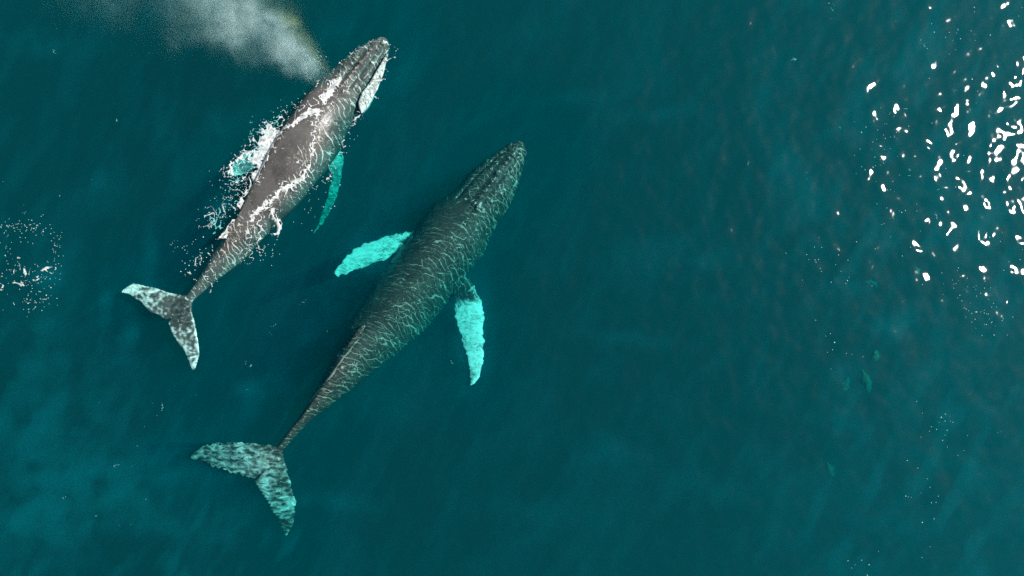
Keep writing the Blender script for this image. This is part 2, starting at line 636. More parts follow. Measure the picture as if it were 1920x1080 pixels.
def pig2(co, part, t, s):
    p = np.zeros(len(co))
    c2 = [W2([(800, 440)])[0], W2([(868, 508)])[0]]
    fp = part == 'flipper'
    r = np.minimum(np.hypot(co[:, 0] - c2[0][0], co[:, 1] - c2[0][1]), np.hypot(co[:, 0] - c2[1][0], co[:, 1] - c2[1][1]))
    e = np.full(len(co), 9.0)
    for lead, trail, _, _ in FP2:
        e = np.minimum(e, seg_dist(co[:, 0], co[:, 1], W2(lead))[0])
    q = -0.2 + 1.14 * np.maximum(smooth(0.75, 1.15, r), np.exp(-(e / 0.11) ** 2) * smooth(0.3, 0.5, r))
    q = q - 0.34 * np.maximum(0, noise(co[:, 0] * 2.4, co[:, 1] * 2.4, 305) + 0.15) - 0.4 * smooth(0.07, 0.0, np.abs(noise(co[:, 0] * 3.0, co[:, 1] * 3.0, 306)))  # dark wavy lines put the water's refraction into the pigment
    p[fp] = q[fp]
    q = 0.20 + 0.28 * noise(co[:, 0] * 1.6, co[:, 1] * 1.6, 303) + 0.36 * noise(co[:, 0] * 4.0, co[:, 1] * 8.5, 304)
    p[part == 'fluke'] = np.clip(q, -0.7, 0.55)[part == 'fluke']
    return p


whale1, fr1 = build_whale(WH1, FL1, FP1, (tuple(P(430, 428, 0.02)), 0.22, 0.62, 0.16, math.atan2(-0.80, -0.60)), skin1, 0.05,
                          head_shape(10.1, 0.55, JAW1), pig1)
tag(whale1, 'smaller humpback whale, grey back above the water, foam along its sides', 'whale')
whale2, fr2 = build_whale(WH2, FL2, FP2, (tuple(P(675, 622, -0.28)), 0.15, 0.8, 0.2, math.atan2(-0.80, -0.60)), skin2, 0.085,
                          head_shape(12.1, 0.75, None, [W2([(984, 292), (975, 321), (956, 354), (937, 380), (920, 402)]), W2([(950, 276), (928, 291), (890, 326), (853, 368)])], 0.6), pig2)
tag(whale2, 'larger dark humpback whale just under the surface with two bright turquoise flippers', 'whale')


# ------------------------------------------------------------------ the sea: body of water, surface sheet, bed
def bvh_of(o):
    me = o.data
    n = len(me.vertices)
    co = np.empty(n * 3)
    me.vertices.foreach_get('co', co)
    return BVHTree.FromPolygons(co.reshape(-1, 3).tolist(), [tuple(p.vertices) for p in me.polygons]), co.reshape(-1, 3)


bvh1, co1 = bvh_of(whale1)
bvh2, co2 = bvh_of(whale2)

FAR, DEEP = 1500.0, 45.0
wv = [(x, y, z) for z in (-DEEP, 0.0) for y in (-FAR, FAR) for x in (-FAR, FAR)]
wf = [(0, 2, 3, 1), (4, 5, 7, 6), (0, 1, 5, 4), (1, 3, 7, 5), (3, 2, 6, 7), (2, 0, 4, 6)]
tag(mesh_obj('water', wv, wf, water_volume_material(), smooth_shade=False), kind='structure',
    label='deep clear teal sea water around the two whales')

kb = NT('dark_bed')
kbn = kb.noise(kb.n('ShaderNodeTexCoord').outputs['Object'], 0.05, 4)
kbb = kb.n('ShaderNodeBsdfDiffuse')
kb.link(kb.mix(kbn, (0.02, 0.03, 0.03), (0.05, 0.06, 0.05)), kbb.inputs['Color'])
kb.link(kbb.outputs[0], kb.out.inputs['Surface'])
gx = np.linspace(-FAR * 1.2, FAR * 1.2, 61)
bx, by = np.meshgrid(gx, gx)
bz = -DEEP - 4 + 2.5 * fbm(bx * 0.004, by * 0.004, 3, 9)
bvv = np.stack([bx.ravel(), by.ravel(), bz.ravel()], 1)
bff = [(j * 61 + i, j * 61 + i + 1, (j + 1) * 61 + i + 1, (j + 1) * 61 + i) for j in range(60) for i in range(60)]
tag(mesh_obj('seabed', bvv, bff, kb.m), kind='structure')

# surface sheet: fine near the camera, coarse towards the horizon, open where the whales lie awash in their slick
core = np.arange(-20, 20.001, 0.1)
ext = 20 * 1.25 ** np.arange(1, 20)
gxs = np.concatenate([-ext[::-1], core, ext])
corey = np.arange(-12, 12.001, 0.1)
exty = 12 * 1.25 ** np.arange(1, 22)
gys = np.concatenate([-exty[::-1], corey, exty])
GX, GY = np.meshgrid(gxs, gys)
nx, ny = len(gxs), len(gys)
near = smooth(60, 15, np.hypot(GX, GY))
Z = 0.045 + near * (0.020 * noise(GX * 0.55, GY * 0.4, 21) + 0.010 * noise(GX * 1.3 + GY * 0.4, GY * 0.9, 22))
slick = np.full(GX.shape, 9.0)
for poly, r in [([(720, 80), (600, 220), (480, 400), (370, 540), (345, 575)], 0.9), ([(355, 560), (240, 540)], 0.4), ([(355, 570), (366, 690)], 0.4),
                ([(640, 280), (590, 440)], 0.3), ([(540, 270), (430, 320)], 0.4),
                ([(975, 275), (850, 440), (700, 600), (600, 730), (520, 845)], 1.25), ([(510, 850), (370, 850)], 0.6), ([(510, 870), (545, 990)], 0.5),
                ([(780, 450), (635, 515)], 0.45), ([(870, 520), (890, 715)], 0.45)]:
    slick = np.minimum(slick, seg_dist(GX, GY, W2(poly))[0] - r)
slick += 0.15 * noise(GX * 1.2, GY * 1.2, 4)
openv = smooth(0.25, 1.6, slick)
keep = slick > 0.2
sv = np.stack([GX.ravel(), GY.ravel(), Z.ravel()], 1)
idx = np.arange(nx * ny).reshape(ny, nx)
kf = keep[:-1, :-1] & keep[1:, :-1] & keep[:-1, 1:] & keep[1:, 1:]
q = np.stack([idx[:-1, :-1][kf], idx[:-1, 1:][kf], idx[1:, 1:][kf], idx[1:, :-1][kf]], 1)
used = np.unique(q)
remap = np.full(nx * ny, -1)
remap[used] = np.arange(len(used))
sea = mesh_obj('sea_surface', sv[used].tolist(), remap[q].tolist(), water_surface_material())
sea.data.attributes.new('open_sea', 'FLOAT', 'POINT').data.foreach_set('value', openv.ravel()[used].astype(np.float32))
tag(sea, kind='structure', label='rippled sea surface with sun glitter')


# ------------------------------------------------------------------ foam, water films and caustic light lines as geometry
def patch(name, x0, x1, y0, y1, step, field, zbase, mat, parent=None, drape=None, only_on=False, lift=0.012, relief=0.03):
    """mesh of every grid cell where field(X, Y) > 0, raised by the field's value and draped over what lies under it"""
    xs, ys = np.arange(x0, x1, step), np.arange(y0, y1, step)
    X, Y = np.meshgrid(xs, ys)
    jx = X + step * 0.35 * noise(X * 21, Y * 21, 40)
    jy = Y + step * 0.35 * noise(X * 21, Y * 21, 41)
    f = field(X, Y)
    on = f > 0
    k = on[:-1, :-1] & on[1:, :-1] & on[:-1, 1:] & on[1:, 1:]
    idx = np.arange(X.size).reshape(X.shape)
    q = np.stack([idx[:-1, :-1][k], idx[:-1, 1:][k], idx[1:, 1:][k], idx[1:, :-1][k]], 1)
    if not len(q):
        return None
    used = np.unique(q)
    vx, vy = jx.ravel()[used], jy.ravel()[used]
    vz = np.full(len(used), zbase, float)
    good = np.ones(len(used), bool)
    if drape is not None:
        dn = Vector((0, 0, -1))
        for i in range(len(used)):
            h = drape.ray_cast(Vector((vx[i], vy[i], 5.0)), dn, 9.0)[0]
            if h is not None:
                vz[i] = h.z if only_on else max(h.z, zbase)
            elif only_on:
                good[i] = False
    vz += lift + relief * np.clip(f.ravel()[used], 0, 1)
    remap = np.full(X.size, -1)
    remap[used] = np.arange(len(used))
    fq = remap[q]
    if only_on:
        fq = fq[good[fq].all(1)]
        zz = vz[fq]
        fq = fq[(zz.max(1) - zz.min(1)) < 0.15]
    return mesh_obj(name, np.stack([vx, vy, vz], 1).tolist(), fq.tolist(), mat, parent)


foam_white = foam_material('white_foam', (0.88, 0.88, 0.84))
def thin_foam(name, o0=0.25, o1=0.9):
    k = NT(name)
    tc = k.n('ShaderNodeTexCoord').outputs['Object']
    f = k.noise(tc, 9.0, 4, 0.65)
    b = k.n('ShaderNodeBsdfPrincipled')
    b.inputs['Base Color'].default_value = (0.86, 0.88, 0.85, 1)
    b.inputs['Roughness'].default_value = 0.5
    tr = k.n('ShaderNodeBsdfTransparent')
    mx = k.n('ShaderNodeMixShader')
    k.link(k.ramp(f, [(0.32, o0), (0.60, o1)]), mx.inputs[0])
    k.link(tr.outputs[0], mx.inputs[1])
    k.link(b.outputs[0], mx.inputs[2])
    k.link(mx.outputs[0], k.out.inputs['Surface'])
    return k.m


foam_thin = thin_foam('thin_foam')
drop_white = foam_material('drops_and_glints', (0.58, 0.82, 0.80))
caustic_pale = foam_material('pale_caustic', (0.29, 0.31, 0.25), 0.35)
caustic_dim = foam_material('dim_caustic', (0.085, 0.10, 0.08), 0.3)
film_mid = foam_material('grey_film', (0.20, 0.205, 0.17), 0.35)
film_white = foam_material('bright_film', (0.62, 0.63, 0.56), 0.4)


def web(X, Y, f, w, seed, warp=0.5, wf=1.3):
    """thin meandering lines: positive inside the line"""
    wx = warp * noise(X * wf, Y * wf, seed + 11)
    wy = warp * noise(X * wf, Y * wf, seed + 12)
    n1 = noise((X + wx) * f, (Y + wy) * f, seed)
    return w - np.abs(n1)


def body_coords(X, Y, fr):
    rx, ry = X - fr['o0'][0], Y - fr['o0'][1]
    t = rx * fr['d'][0] + ry * fr['d'][1]
    s = rx * fr['n'][0] + ry * fr['n'][1]
    return t, s - np.interp(t, fr['at'], fr['al'])


# sun caustics on the larger whale, put in as pale lines draped on it
def lines(phase, w):
    return w - np.abs(phase - np.floor(phase) - 0.5)


def caustic2(X, Y):
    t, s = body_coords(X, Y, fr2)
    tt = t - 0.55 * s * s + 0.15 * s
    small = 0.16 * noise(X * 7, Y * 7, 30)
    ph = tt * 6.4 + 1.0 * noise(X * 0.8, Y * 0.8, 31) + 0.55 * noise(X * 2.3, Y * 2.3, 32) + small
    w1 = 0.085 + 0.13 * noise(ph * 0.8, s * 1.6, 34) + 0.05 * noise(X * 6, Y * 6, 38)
    bright = smooth(-0.35, 0.35, noise(X * 0.8, Y * 0.8, 141)) * 0.07 - 0.05 + 0.05 * smooth(-0.5, 0.4, s) - 0.02  # brighter sun side put into thicker lines
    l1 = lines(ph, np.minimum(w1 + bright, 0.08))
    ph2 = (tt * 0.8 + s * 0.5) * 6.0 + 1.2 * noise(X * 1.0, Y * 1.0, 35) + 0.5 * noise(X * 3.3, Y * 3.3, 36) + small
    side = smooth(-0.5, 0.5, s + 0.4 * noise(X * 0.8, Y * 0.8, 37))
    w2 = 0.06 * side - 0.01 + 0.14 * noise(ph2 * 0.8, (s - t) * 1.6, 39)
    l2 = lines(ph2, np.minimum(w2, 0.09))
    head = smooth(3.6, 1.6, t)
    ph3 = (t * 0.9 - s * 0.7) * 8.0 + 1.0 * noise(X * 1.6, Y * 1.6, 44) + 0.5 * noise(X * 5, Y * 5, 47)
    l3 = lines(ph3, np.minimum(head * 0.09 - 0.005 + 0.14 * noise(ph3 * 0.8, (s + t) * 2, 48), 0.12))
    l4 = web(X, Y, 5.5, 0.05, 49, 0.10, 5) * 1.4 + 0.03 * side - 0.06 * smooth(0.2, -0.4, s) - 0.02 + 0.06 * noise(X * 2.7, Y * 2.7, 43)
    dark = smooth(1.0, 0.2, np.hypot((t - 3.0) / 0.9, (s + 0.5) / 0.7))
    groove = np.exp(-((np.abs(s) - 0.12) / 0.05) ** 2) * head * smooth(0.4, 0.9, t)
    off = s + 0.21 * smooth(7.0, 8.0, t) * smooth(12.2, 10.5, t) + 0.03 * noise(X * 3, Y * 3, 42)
    ridge = 0.032 * smooth(7.6, 8.4, t) * smooth(12.0, 10.5, t) * (1 + 0.7 * noise(X * 3, Y * 3, 45)) - np.abs(off)  # sunlit crest of the back drawn as a bright line
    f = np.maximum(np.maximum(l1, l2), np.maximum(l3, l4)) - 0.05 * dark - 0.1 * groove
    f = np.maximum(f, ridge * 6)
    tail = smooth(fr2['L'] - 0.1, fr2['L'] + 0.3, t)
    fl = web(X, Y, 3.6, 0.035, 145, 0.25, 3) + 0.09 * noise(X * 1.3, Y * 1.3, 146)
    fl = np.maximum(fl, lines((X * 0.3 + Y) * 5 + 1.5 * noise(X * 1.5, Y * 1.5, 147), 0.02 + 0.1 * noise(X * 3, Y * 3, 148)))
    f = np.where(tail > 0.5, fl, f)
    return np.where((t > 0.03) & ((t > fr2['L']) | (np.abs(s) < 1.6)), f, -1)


def caustic2_fine(X, Y):
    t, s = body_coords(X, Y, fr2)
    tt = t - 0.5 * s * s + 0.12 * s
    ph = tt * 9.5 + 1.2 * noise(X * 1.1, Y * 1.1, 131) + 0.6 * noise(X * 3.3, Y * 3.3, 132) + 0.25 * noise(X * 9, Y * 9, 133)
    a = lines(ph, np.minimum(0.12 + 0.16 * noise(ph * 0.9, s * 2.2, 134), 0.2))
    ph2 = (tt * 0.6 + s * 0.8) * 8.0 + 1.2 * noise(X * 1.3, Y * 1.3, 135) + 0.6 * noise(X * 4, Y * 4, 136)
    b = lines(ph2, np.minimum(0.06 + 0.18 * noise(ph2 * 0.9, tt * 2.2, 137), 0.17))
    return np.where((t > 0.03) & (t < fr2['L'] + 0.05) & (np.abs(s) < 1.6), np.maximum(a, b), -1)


m2 = co2.min(0), co2.max(0)
f2 = patch('film_and_caustics', m2[0][0], m2[1][0], m2[0][1], m2[1][1], 0.010, caustic2, -9, caustic_pale, whale2, bvh2, True, 0.008, 0.02)
tag(f2, kind='stuff', label='web of pale lines put in for sun caustics on the back')
f2b = patch('film_and_caustics', m2[0][0], m2[1][0], m2[0][1], m2[1][1], 0.012, caustic2_fine, -9, caustic_dim, whale2, bvh2, True, 0.003, 0.006)
tag(f2b, kind='stuff', label='fine dim lines put in for sun caustics on the back')

# streaks of running water over the head, shoulder and tail stock of the smaller whale
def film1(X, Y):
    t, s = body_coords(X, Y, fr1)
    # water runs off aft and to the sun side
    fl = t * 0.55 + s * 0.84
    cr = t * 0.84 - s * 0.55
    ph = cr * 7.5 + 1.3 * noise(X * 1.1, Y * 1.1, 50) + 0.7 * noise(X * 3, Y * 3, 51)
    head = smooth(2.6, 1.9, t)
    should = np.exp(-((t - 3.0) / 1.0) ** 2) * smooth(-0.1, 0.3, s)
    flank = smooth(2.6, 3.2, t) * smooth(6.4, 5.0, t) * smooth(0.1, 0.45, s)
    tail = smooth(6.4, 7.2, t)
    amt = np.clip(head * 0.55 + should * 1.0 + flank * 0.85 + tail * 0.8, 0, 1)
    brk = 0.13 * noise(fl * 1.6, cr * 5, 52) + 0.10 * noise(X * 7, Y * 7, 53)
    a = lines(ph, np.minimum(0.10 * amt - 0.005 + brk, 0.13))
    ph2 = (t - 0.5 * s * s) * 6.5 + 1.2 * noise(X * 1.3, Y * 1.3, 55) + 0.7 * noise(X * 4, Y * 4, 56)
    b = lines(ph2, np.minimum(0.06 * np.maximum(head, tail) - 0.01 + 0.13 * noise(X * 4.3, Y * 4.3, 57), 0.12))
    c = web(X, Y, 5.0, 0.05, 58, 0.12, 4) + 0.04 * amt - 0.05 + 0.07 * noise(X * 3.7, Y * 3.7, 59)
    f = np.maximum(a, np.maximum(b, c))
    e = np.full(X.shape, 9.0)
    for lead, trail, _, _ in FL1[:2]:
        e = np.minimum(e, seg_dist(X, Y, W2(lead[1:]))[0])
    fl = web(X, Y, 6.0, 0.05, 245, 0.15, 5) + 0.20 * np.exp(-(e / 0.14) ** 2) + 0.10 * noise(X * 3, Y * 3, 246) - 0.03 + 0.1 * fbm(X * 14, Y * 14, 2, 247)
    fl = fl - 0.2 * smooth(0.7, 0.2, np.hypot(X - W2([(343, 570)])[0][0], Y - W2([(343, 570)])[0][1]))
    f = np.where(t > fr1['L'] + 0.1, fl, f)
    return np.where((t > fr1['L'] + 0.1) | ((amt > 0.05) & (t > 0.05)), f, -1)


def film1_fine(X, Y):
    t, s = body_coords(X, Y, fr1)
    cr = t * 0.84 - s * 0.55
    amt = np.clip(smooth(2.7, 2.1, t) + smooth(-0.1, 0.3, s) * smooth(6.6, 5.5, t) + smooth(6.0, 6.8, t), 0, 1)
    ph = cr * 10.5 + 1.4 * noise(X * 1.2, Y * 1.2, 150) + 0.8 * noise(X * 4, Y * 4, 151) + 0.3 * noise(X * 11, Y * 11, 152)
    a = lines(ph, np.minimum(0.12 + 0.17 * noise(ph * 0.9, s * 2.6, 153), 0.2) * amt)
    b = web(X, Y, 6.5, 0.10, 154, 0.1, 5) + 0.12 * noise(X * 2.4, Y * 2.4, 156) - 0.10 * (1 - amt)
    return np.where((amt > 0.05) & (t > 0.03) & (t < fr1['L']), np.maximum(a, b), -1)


m1 = co1.min(0), co1.max(0)
f1 = patch('film_and_caustics', m1[0][0], m1[1][0], m1[0][1], m1[1][1], 0.011, film1, -9, film_white, whale1, bvh1, True, 0.008, 0.02)
f1b = patch('film_and_caustics', m1[0][0], m1[1][0], m1[0][1], m1[1][1], 0.012, film1_fine, -9, film_mid, whale1, bvh1, True, 0.003, 0.006)
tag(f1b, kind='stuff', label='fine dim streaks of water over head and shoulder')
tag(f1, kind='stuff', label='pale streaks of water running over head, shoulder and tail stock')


# foam thrown up along the smaller whale: (polyline in photo pixels, half width px, strength)
FOAM = [
    ([(505, 252), (497, 275), (484, 295)], 20, 1.25), ([(510, 262), (498, 300), (480, 335)], 11, 1.15),
    ([(484, 285), (462, 288), (445, 297), (434, 312), (428, 325)], 8, 0.95), ([(480, 335), (462, 365), (448, 385)], 9, 0.95),
    ([(452, 368), (430, 380), (408, 392), (390, 415)], 15, 0.66), ([(470, 320), (440, 345), (415, 365)], 14, 0.55),
    ([(395, 395), (388, 412), (400, 418)], 7, 0.8), ([(455, 372), (450, 382)], 8, 1.1),
    ([(598, 207), (570, 224), (545, 240), (520, 256)], 6, 1.1), ([(600, 195), (566, 206), (540, 232)], 9, 0.66),
    ([(628, 158), (616, 176), (606, 186)], 11, 1.15), ([(640, 150), (628, 160)], 5, 0.7), ([(606, 186), (590, 196), (575, 208)], 9, 0.85),
    ([(600, 206), (592, 240), (587, 278), (581, 312)], 5, 0.95), ([(581, 312), (566, 334), (546, 346), (520, 366), (497, 386), (474, 408)], 6, 1.15),
    ([(572, 330), (556, 350), (540, 358)], 12, 0.9), ([(520, 370), (500, 390), (484, 404), (478, 430)], 11, 0.8),
    ([(510, 392), (519, 415), (521, 432), (514, 442)], 6, 1.05), ([(478, 410), (470, 440), (465, 470), (452, 484)], 10, 0.72),
    ([(497, 400), (488, 440), (476, 462)], 14, 0.6), ([(442, 412), (428, 432), (420, 446)], 3.2, 1.2),
    ([(570, 360), (600, 330), (622, 310)], 16, 0.42), ([(612, 300), (618, 320), (610, 340)], 5, 0.6), ([(645, 262), (646, 285), (640, 292)], 5, 0.7),
    ([(672, 214), (664, 232), (655, 240)], 4, 0.7), ([(560, 205), (550, 198), (532, 216), (520, 232)], 9, 0.52),
    ([(400, 470), (385, 482), (370, 494)], 6, 0.62), ([(380, 478), (345, 460), (312, 462)], 8, 0.36), ([(372, 500), (350, 520), (340, 532)], 9, 0.42),
    ([(495, 458), (480, 480), (460, 492)], 8, 0.5), ([(395, 545), (405, 530), (418, 522)], 6, 0.4), ([(600, 155), (585, 165), (566, 176)], 6, 0.6),
    ([(722, 76), (731, 86)], 3, 0.9), ([(729, 95), (718, 138), (700, 180)], 9, 0.74), ([(690, 196), (684, 206), (678, 212)], 6, 0.6),
    ([(700, 76), (673, 91), (647, 111), (625, 134)], 4, 0.55), ([(592, 235), (604, 215), (618, 200)], 14, 0.6), ([(605, 250), (614, 270), (612, 290)], 13, 0.5),
]
FOAM = [(W2(p), w * S, k) for p, w, k in FOAM]


def foam_field(strokes, wide=1.45, seed=60):
    """foam lace: threads that thicken and close up where the strokes are strong"""
    def f(X, Y):
        M = np.zeros(X.shape)
        wx = X + 0.06 * noise(X * 3, Y * 3, 70) + 0.03 * noise(X * 9, Y * 9, 72)
        wy = Y + 0.06 * noise(X * 3, Y * 3, 71) + 0.03 * noise(X * 9, Y * 9, 73)
        for p, w, k in strokes:
            lo, hi = p.min(0) - 3 * w, p.max(0) + 3 * w
            b = (wx > lo[0]) & (wx < hi[0]) & (wy > lo[1]) & (wy < hi[1])
            if b.any():
                d, _ = seg_dist(wx[b], wy[b], p)
                M[b] = np.maximum(M[b], k * np.exp(-(d / (wide * w)) ** 2))
        ux, uy = 0.10 * noise(X * 4, Y * 4, seed + 1), 0.10 * noise(X * 4, Y * 4, seed + 2)
        a = np.abs(noise((X + ux) * 3.6, (Y + uy) * 3.6, seed))
        b = np.abs(noise((X + uy) * 8.0, (Y + ux) * 8.0, seed + 3))
        g = np.maximum(0.17 * M ** 1.4 - a, 0.16 * M ** 2 - b)
        g = g + 1.1 * np.maximum(0, M - 0.86) + 0.10 * (fbm(X * 20, Y * 20, 2, seed + 6)) - 0.012
        return np.where(M > 0.12, g * 4, -1)
    return f


allp = np.concatenate([p for p, _, _ in FOAM])
lo, hi = allp.min(0) - 0.4, allp.max(0) + 0.4
fo = patch('foam', lo[0], hi[0], lo[1], hi[1], 0.010, foam_field(FOAM), 0.012, foam_thin, None, bvh1, False, 0.004, 0.03)
sub = [(p, w * 1.5, min(0.95, k * 0.95)) for p, w, k in FOAM if (p[:, 0].mean() + 7.4) * 0.79 - (p[:, 1].mean() - 3.4) * 0.61 < -0.35]
fs = patch('foam', lo[0], hi[0], lo[1], hi[1], 0.012, foam_field(sub, 1.5, 160), -0.45, foam_thin, None, None, False, 0.004, 0.05)
tag(fs, 'turquoise foam sunk under the water along the shaded side of the smaller whale', 'foam', kind='stuff')
tag(fo, 'white lacy foam and splashes along the sides of the smaller whale', 'foam', kind='stuff')

RING = [([(8, 435), (38, 418), (75, 422)], 6, 0.42), ([(75, 425), (105, 448), (108, 470)], 6, 0.36), ([(40, 498), (52, 510), (55, 512)], 6, 0.8),
        ([(36, 483), (40, 485)], 3, 1.0), ([(83, 508), (92, 506)], 3.5, 1.1), ([(70, 522), (98, 514), (100, 500), (88, 488)], 4, 0.62),
        ([(0, 540), (8, 538)], 6, 0.9), ([(20, 512), (32, 506)], 4, 0.6), ([(32, 530), (46, 535), (62, 524)], 5, 0.65), ([(45, 575), (60, 548), (62, 570)], 6, 0.48),
        ([(70, 572), (90, 566), (100, 556)], 4.5, 0.55), ([(108, 500), (112, 530)], 6, 0.4), ([(0, 470), (6, 450)], 5, 0.4), ([(0, 520), (20, 500)], 8, 0.36)]
RING = [(W2(p), w * S, k) for p, w, k in RING]
allp = np.concatenate([p for p, _, _ in RING])
lo, hi = allp.min(0) - 0.4, allp.max(0) + 0.4
rg = patch('foam', lo[0], hi[0], lo[1], hi[1], 0.012, foam_field(RING), 0.06, foam_thin, None, None, False, 0.004, 0.03)
tag(rg, 'broken ring of white foam scraps left on the water beside the smaller whale', 'foam', kind='stuff')


# ------------------------------------------------------------------ droplets, bubbles and specks for sun glints
def blobs(name, pts, mat):
    """small flattened eight-sided bubbles and glint specks; pts: (x, y, z, r)"""
    V, F = [], []
    for x, y, z, r in pts:
        o = len(V)
        V.append((x, y, z + r * 0.8))
        for ring, (rr, dz) in enumerate(((0.72, 0.5), (1.0, 0.0))):
            for j in range(6):
                a = j * math.pi / 3 + ring * 0.5
                V.append((x + r * rr * math.cos(a), y + r * rr * math.sin(a), z + r * dz))
        V.append((x, y, z - r * 0.5))
        for j in range(6):
            k = (j + 1) % 6
            F.append((o, o + 1 + j, o + 1 + k))
            F.append((o + 1 + j, o + 7 + j, o + 7 + k, o + 1 + k))
            F.append((o + 13, o + 7 + k, o + 7 + j))
    return mesh_obj(name, V, F, mat)


rs = np.random.RandomState(11)


def scatter(cl, z):
    pts = []
    for cx, cy, sx, sy, n, r0, r1 in cl:
        for _ in range(n):
            p = P(rs.normal(cx, sx), rs.normal(cy, sy), z)
            pts.append((p.x, p.y, z, rs.uniform(r0, r1) * (1.5 if rs.rand() < 0.12 else 1)))
    return pts


drops = scatter([(590, 115, 10, 10, 26, .009, .014), (545, 200, 16, 12, 22, .009, .014), (372, 490, 22, 22, 40, .01, .015), (455, 372, 30, 25, 45, .009, .015),
                 (410, 400, 18, 14, 30, .009, .015), (500, 470, 16, 14, 24, .01, .014), (600, 340, 16, 18, 26, .01, .014), (560, 380, 25, 22, 22, .009, .013),
                 (655, 260, 8, 16, 16, .009, .014), (430, 345, 20, 14, 26, .009, .014), (30, 425, 26, 6, 40, .007, .014), (85, 432, 20, 10, 26, .007, .013), (106, 465, 5, 18, 16, .007, .013), (60, 520, 36, 30, 70, .006, .013), (60, 566, 22, 10, 30, .007, .014), (10, 480, 8, 40, 20, .006, .012)], 0.07)
tag(blobs('droplets', drops, drop_white), 'tiny white droplets scattered round the smaller whale', 'droplets', kind='stuff')
bubble_glints = scatter([(1840, 590, 24, 18, 40, .008, .016), (1800, 530, 28, 18, 22, .008, .017), (1665, 235, 12, 35, 12, .008, .016), (1690, 400, 25, 35, 18, .008, .017),
               (1630, 290, 20, 35, 22, .008, .014), (1560, 500, 30, 28, 22, .009, .016), (1770, 800, 30, 35, 20, .009, .016), (1730, 950, 25, 50, 14, .007, .016),
               (1560, 650, 20, 22, 10, .009, .016), (1740, 300, 50, 40, 12, .008, .016), (1610, 1060, 20, 15, 8, .009, .016), (1850, 60, 50, 40, 10, .008, .016),
               (1880, 470, 20, 25, 10, .008, .018), (1780, 100, 30, 30, 15, .009, .017)], 0.065)  # white specks stand for micro glints as well as bubbles
tag(blobs('bubbles', bubble_glints, drop_white), 'tiny white bubbles and specks put in for sun glints on the glittering water', 'bubbles', kind='stuff')

# ------------------------------------------------------------------ pale shapes drifting under the surface
pale = foam_material('pale_drift', (0.07, 0.13, 0.11))


def drift(px, py, w, l, ang, z, label, seed, hook=0.0):
    V, F = [], []
    n, m = 16, 12
    c = P(px, py, z)
    for i in range(n):
        t = i / (n - 1)
        rad = w * math.sin(math.pi * (0.06 + 0.9 * t)) ** 0.7 * (0.65 + 0.55 * t)
        bend = hook * math.sin(t * 3.0)
        for j in range(m):
            a = 2 * math.pi * j / m
            r = rad * (1 + 0.8 * float(noise(math.cos(a) * 1.2 + 4 * t, math.sin(a) * 1.2, seed)) + 0.5 * float(noise(math.cos(a) * 3 + 9 * t, math.sin(a) * 3, seed + 1)))
            x, y, zz = (t - 0.5) * l, r * math.cos(a) + bend, 0.4 * r * math.sin(a)
            V.append((c.x + x * math.cos(ang) - y * math.sin(ang), c.y + x * math.sin(ang) + y * math.cos(ang), z + zz))
    for i in range(n - 1):
        for j in range(m):
            k = (j + 1) % m
            F.append((i * m + j, i * m + k, (i + 1) * m + k, (i + 1) * m + j))
    F.append(tuple(range(m))[::-1])
    F.append(tuple(range((n - 1) * m, n * m)))
    return tag(mesh_obj('drifting_pale_shape', V, F, pale), label, 'pale_shape', 'pale shapes drifting under the surface')


drift(1622, 714, 0.16, 0.85, -1.3, -3.3, 'largest pale green shape drifting under water, longest of the group', 80, 0.05)
drift(1586, 720, 0.13, 0.55, -1.9, -4.2, 'faint pale shape drifting just left of the longest one', 81)
drift(1642, 666, 0.13, 0.36, -1.5, -2.6, 'small pale pointed shape drifting just above the longest one', 82)
drift(1632, 534, 0.13, 0.50, -0.5, -3.2, 'pale arched shape drifting alone under water below the sun glitter', 83, 0.10)
drift(1718, 507, 0.12, 0.32, -1.0, -2.2, 'small bright turquoise shape drifting nearest to the sun glitter', 84)
drift(1556, 880, 0.14, 0.6, -1.2, -4.6, 'lowest and faintest pale shape drifting under water', 85)


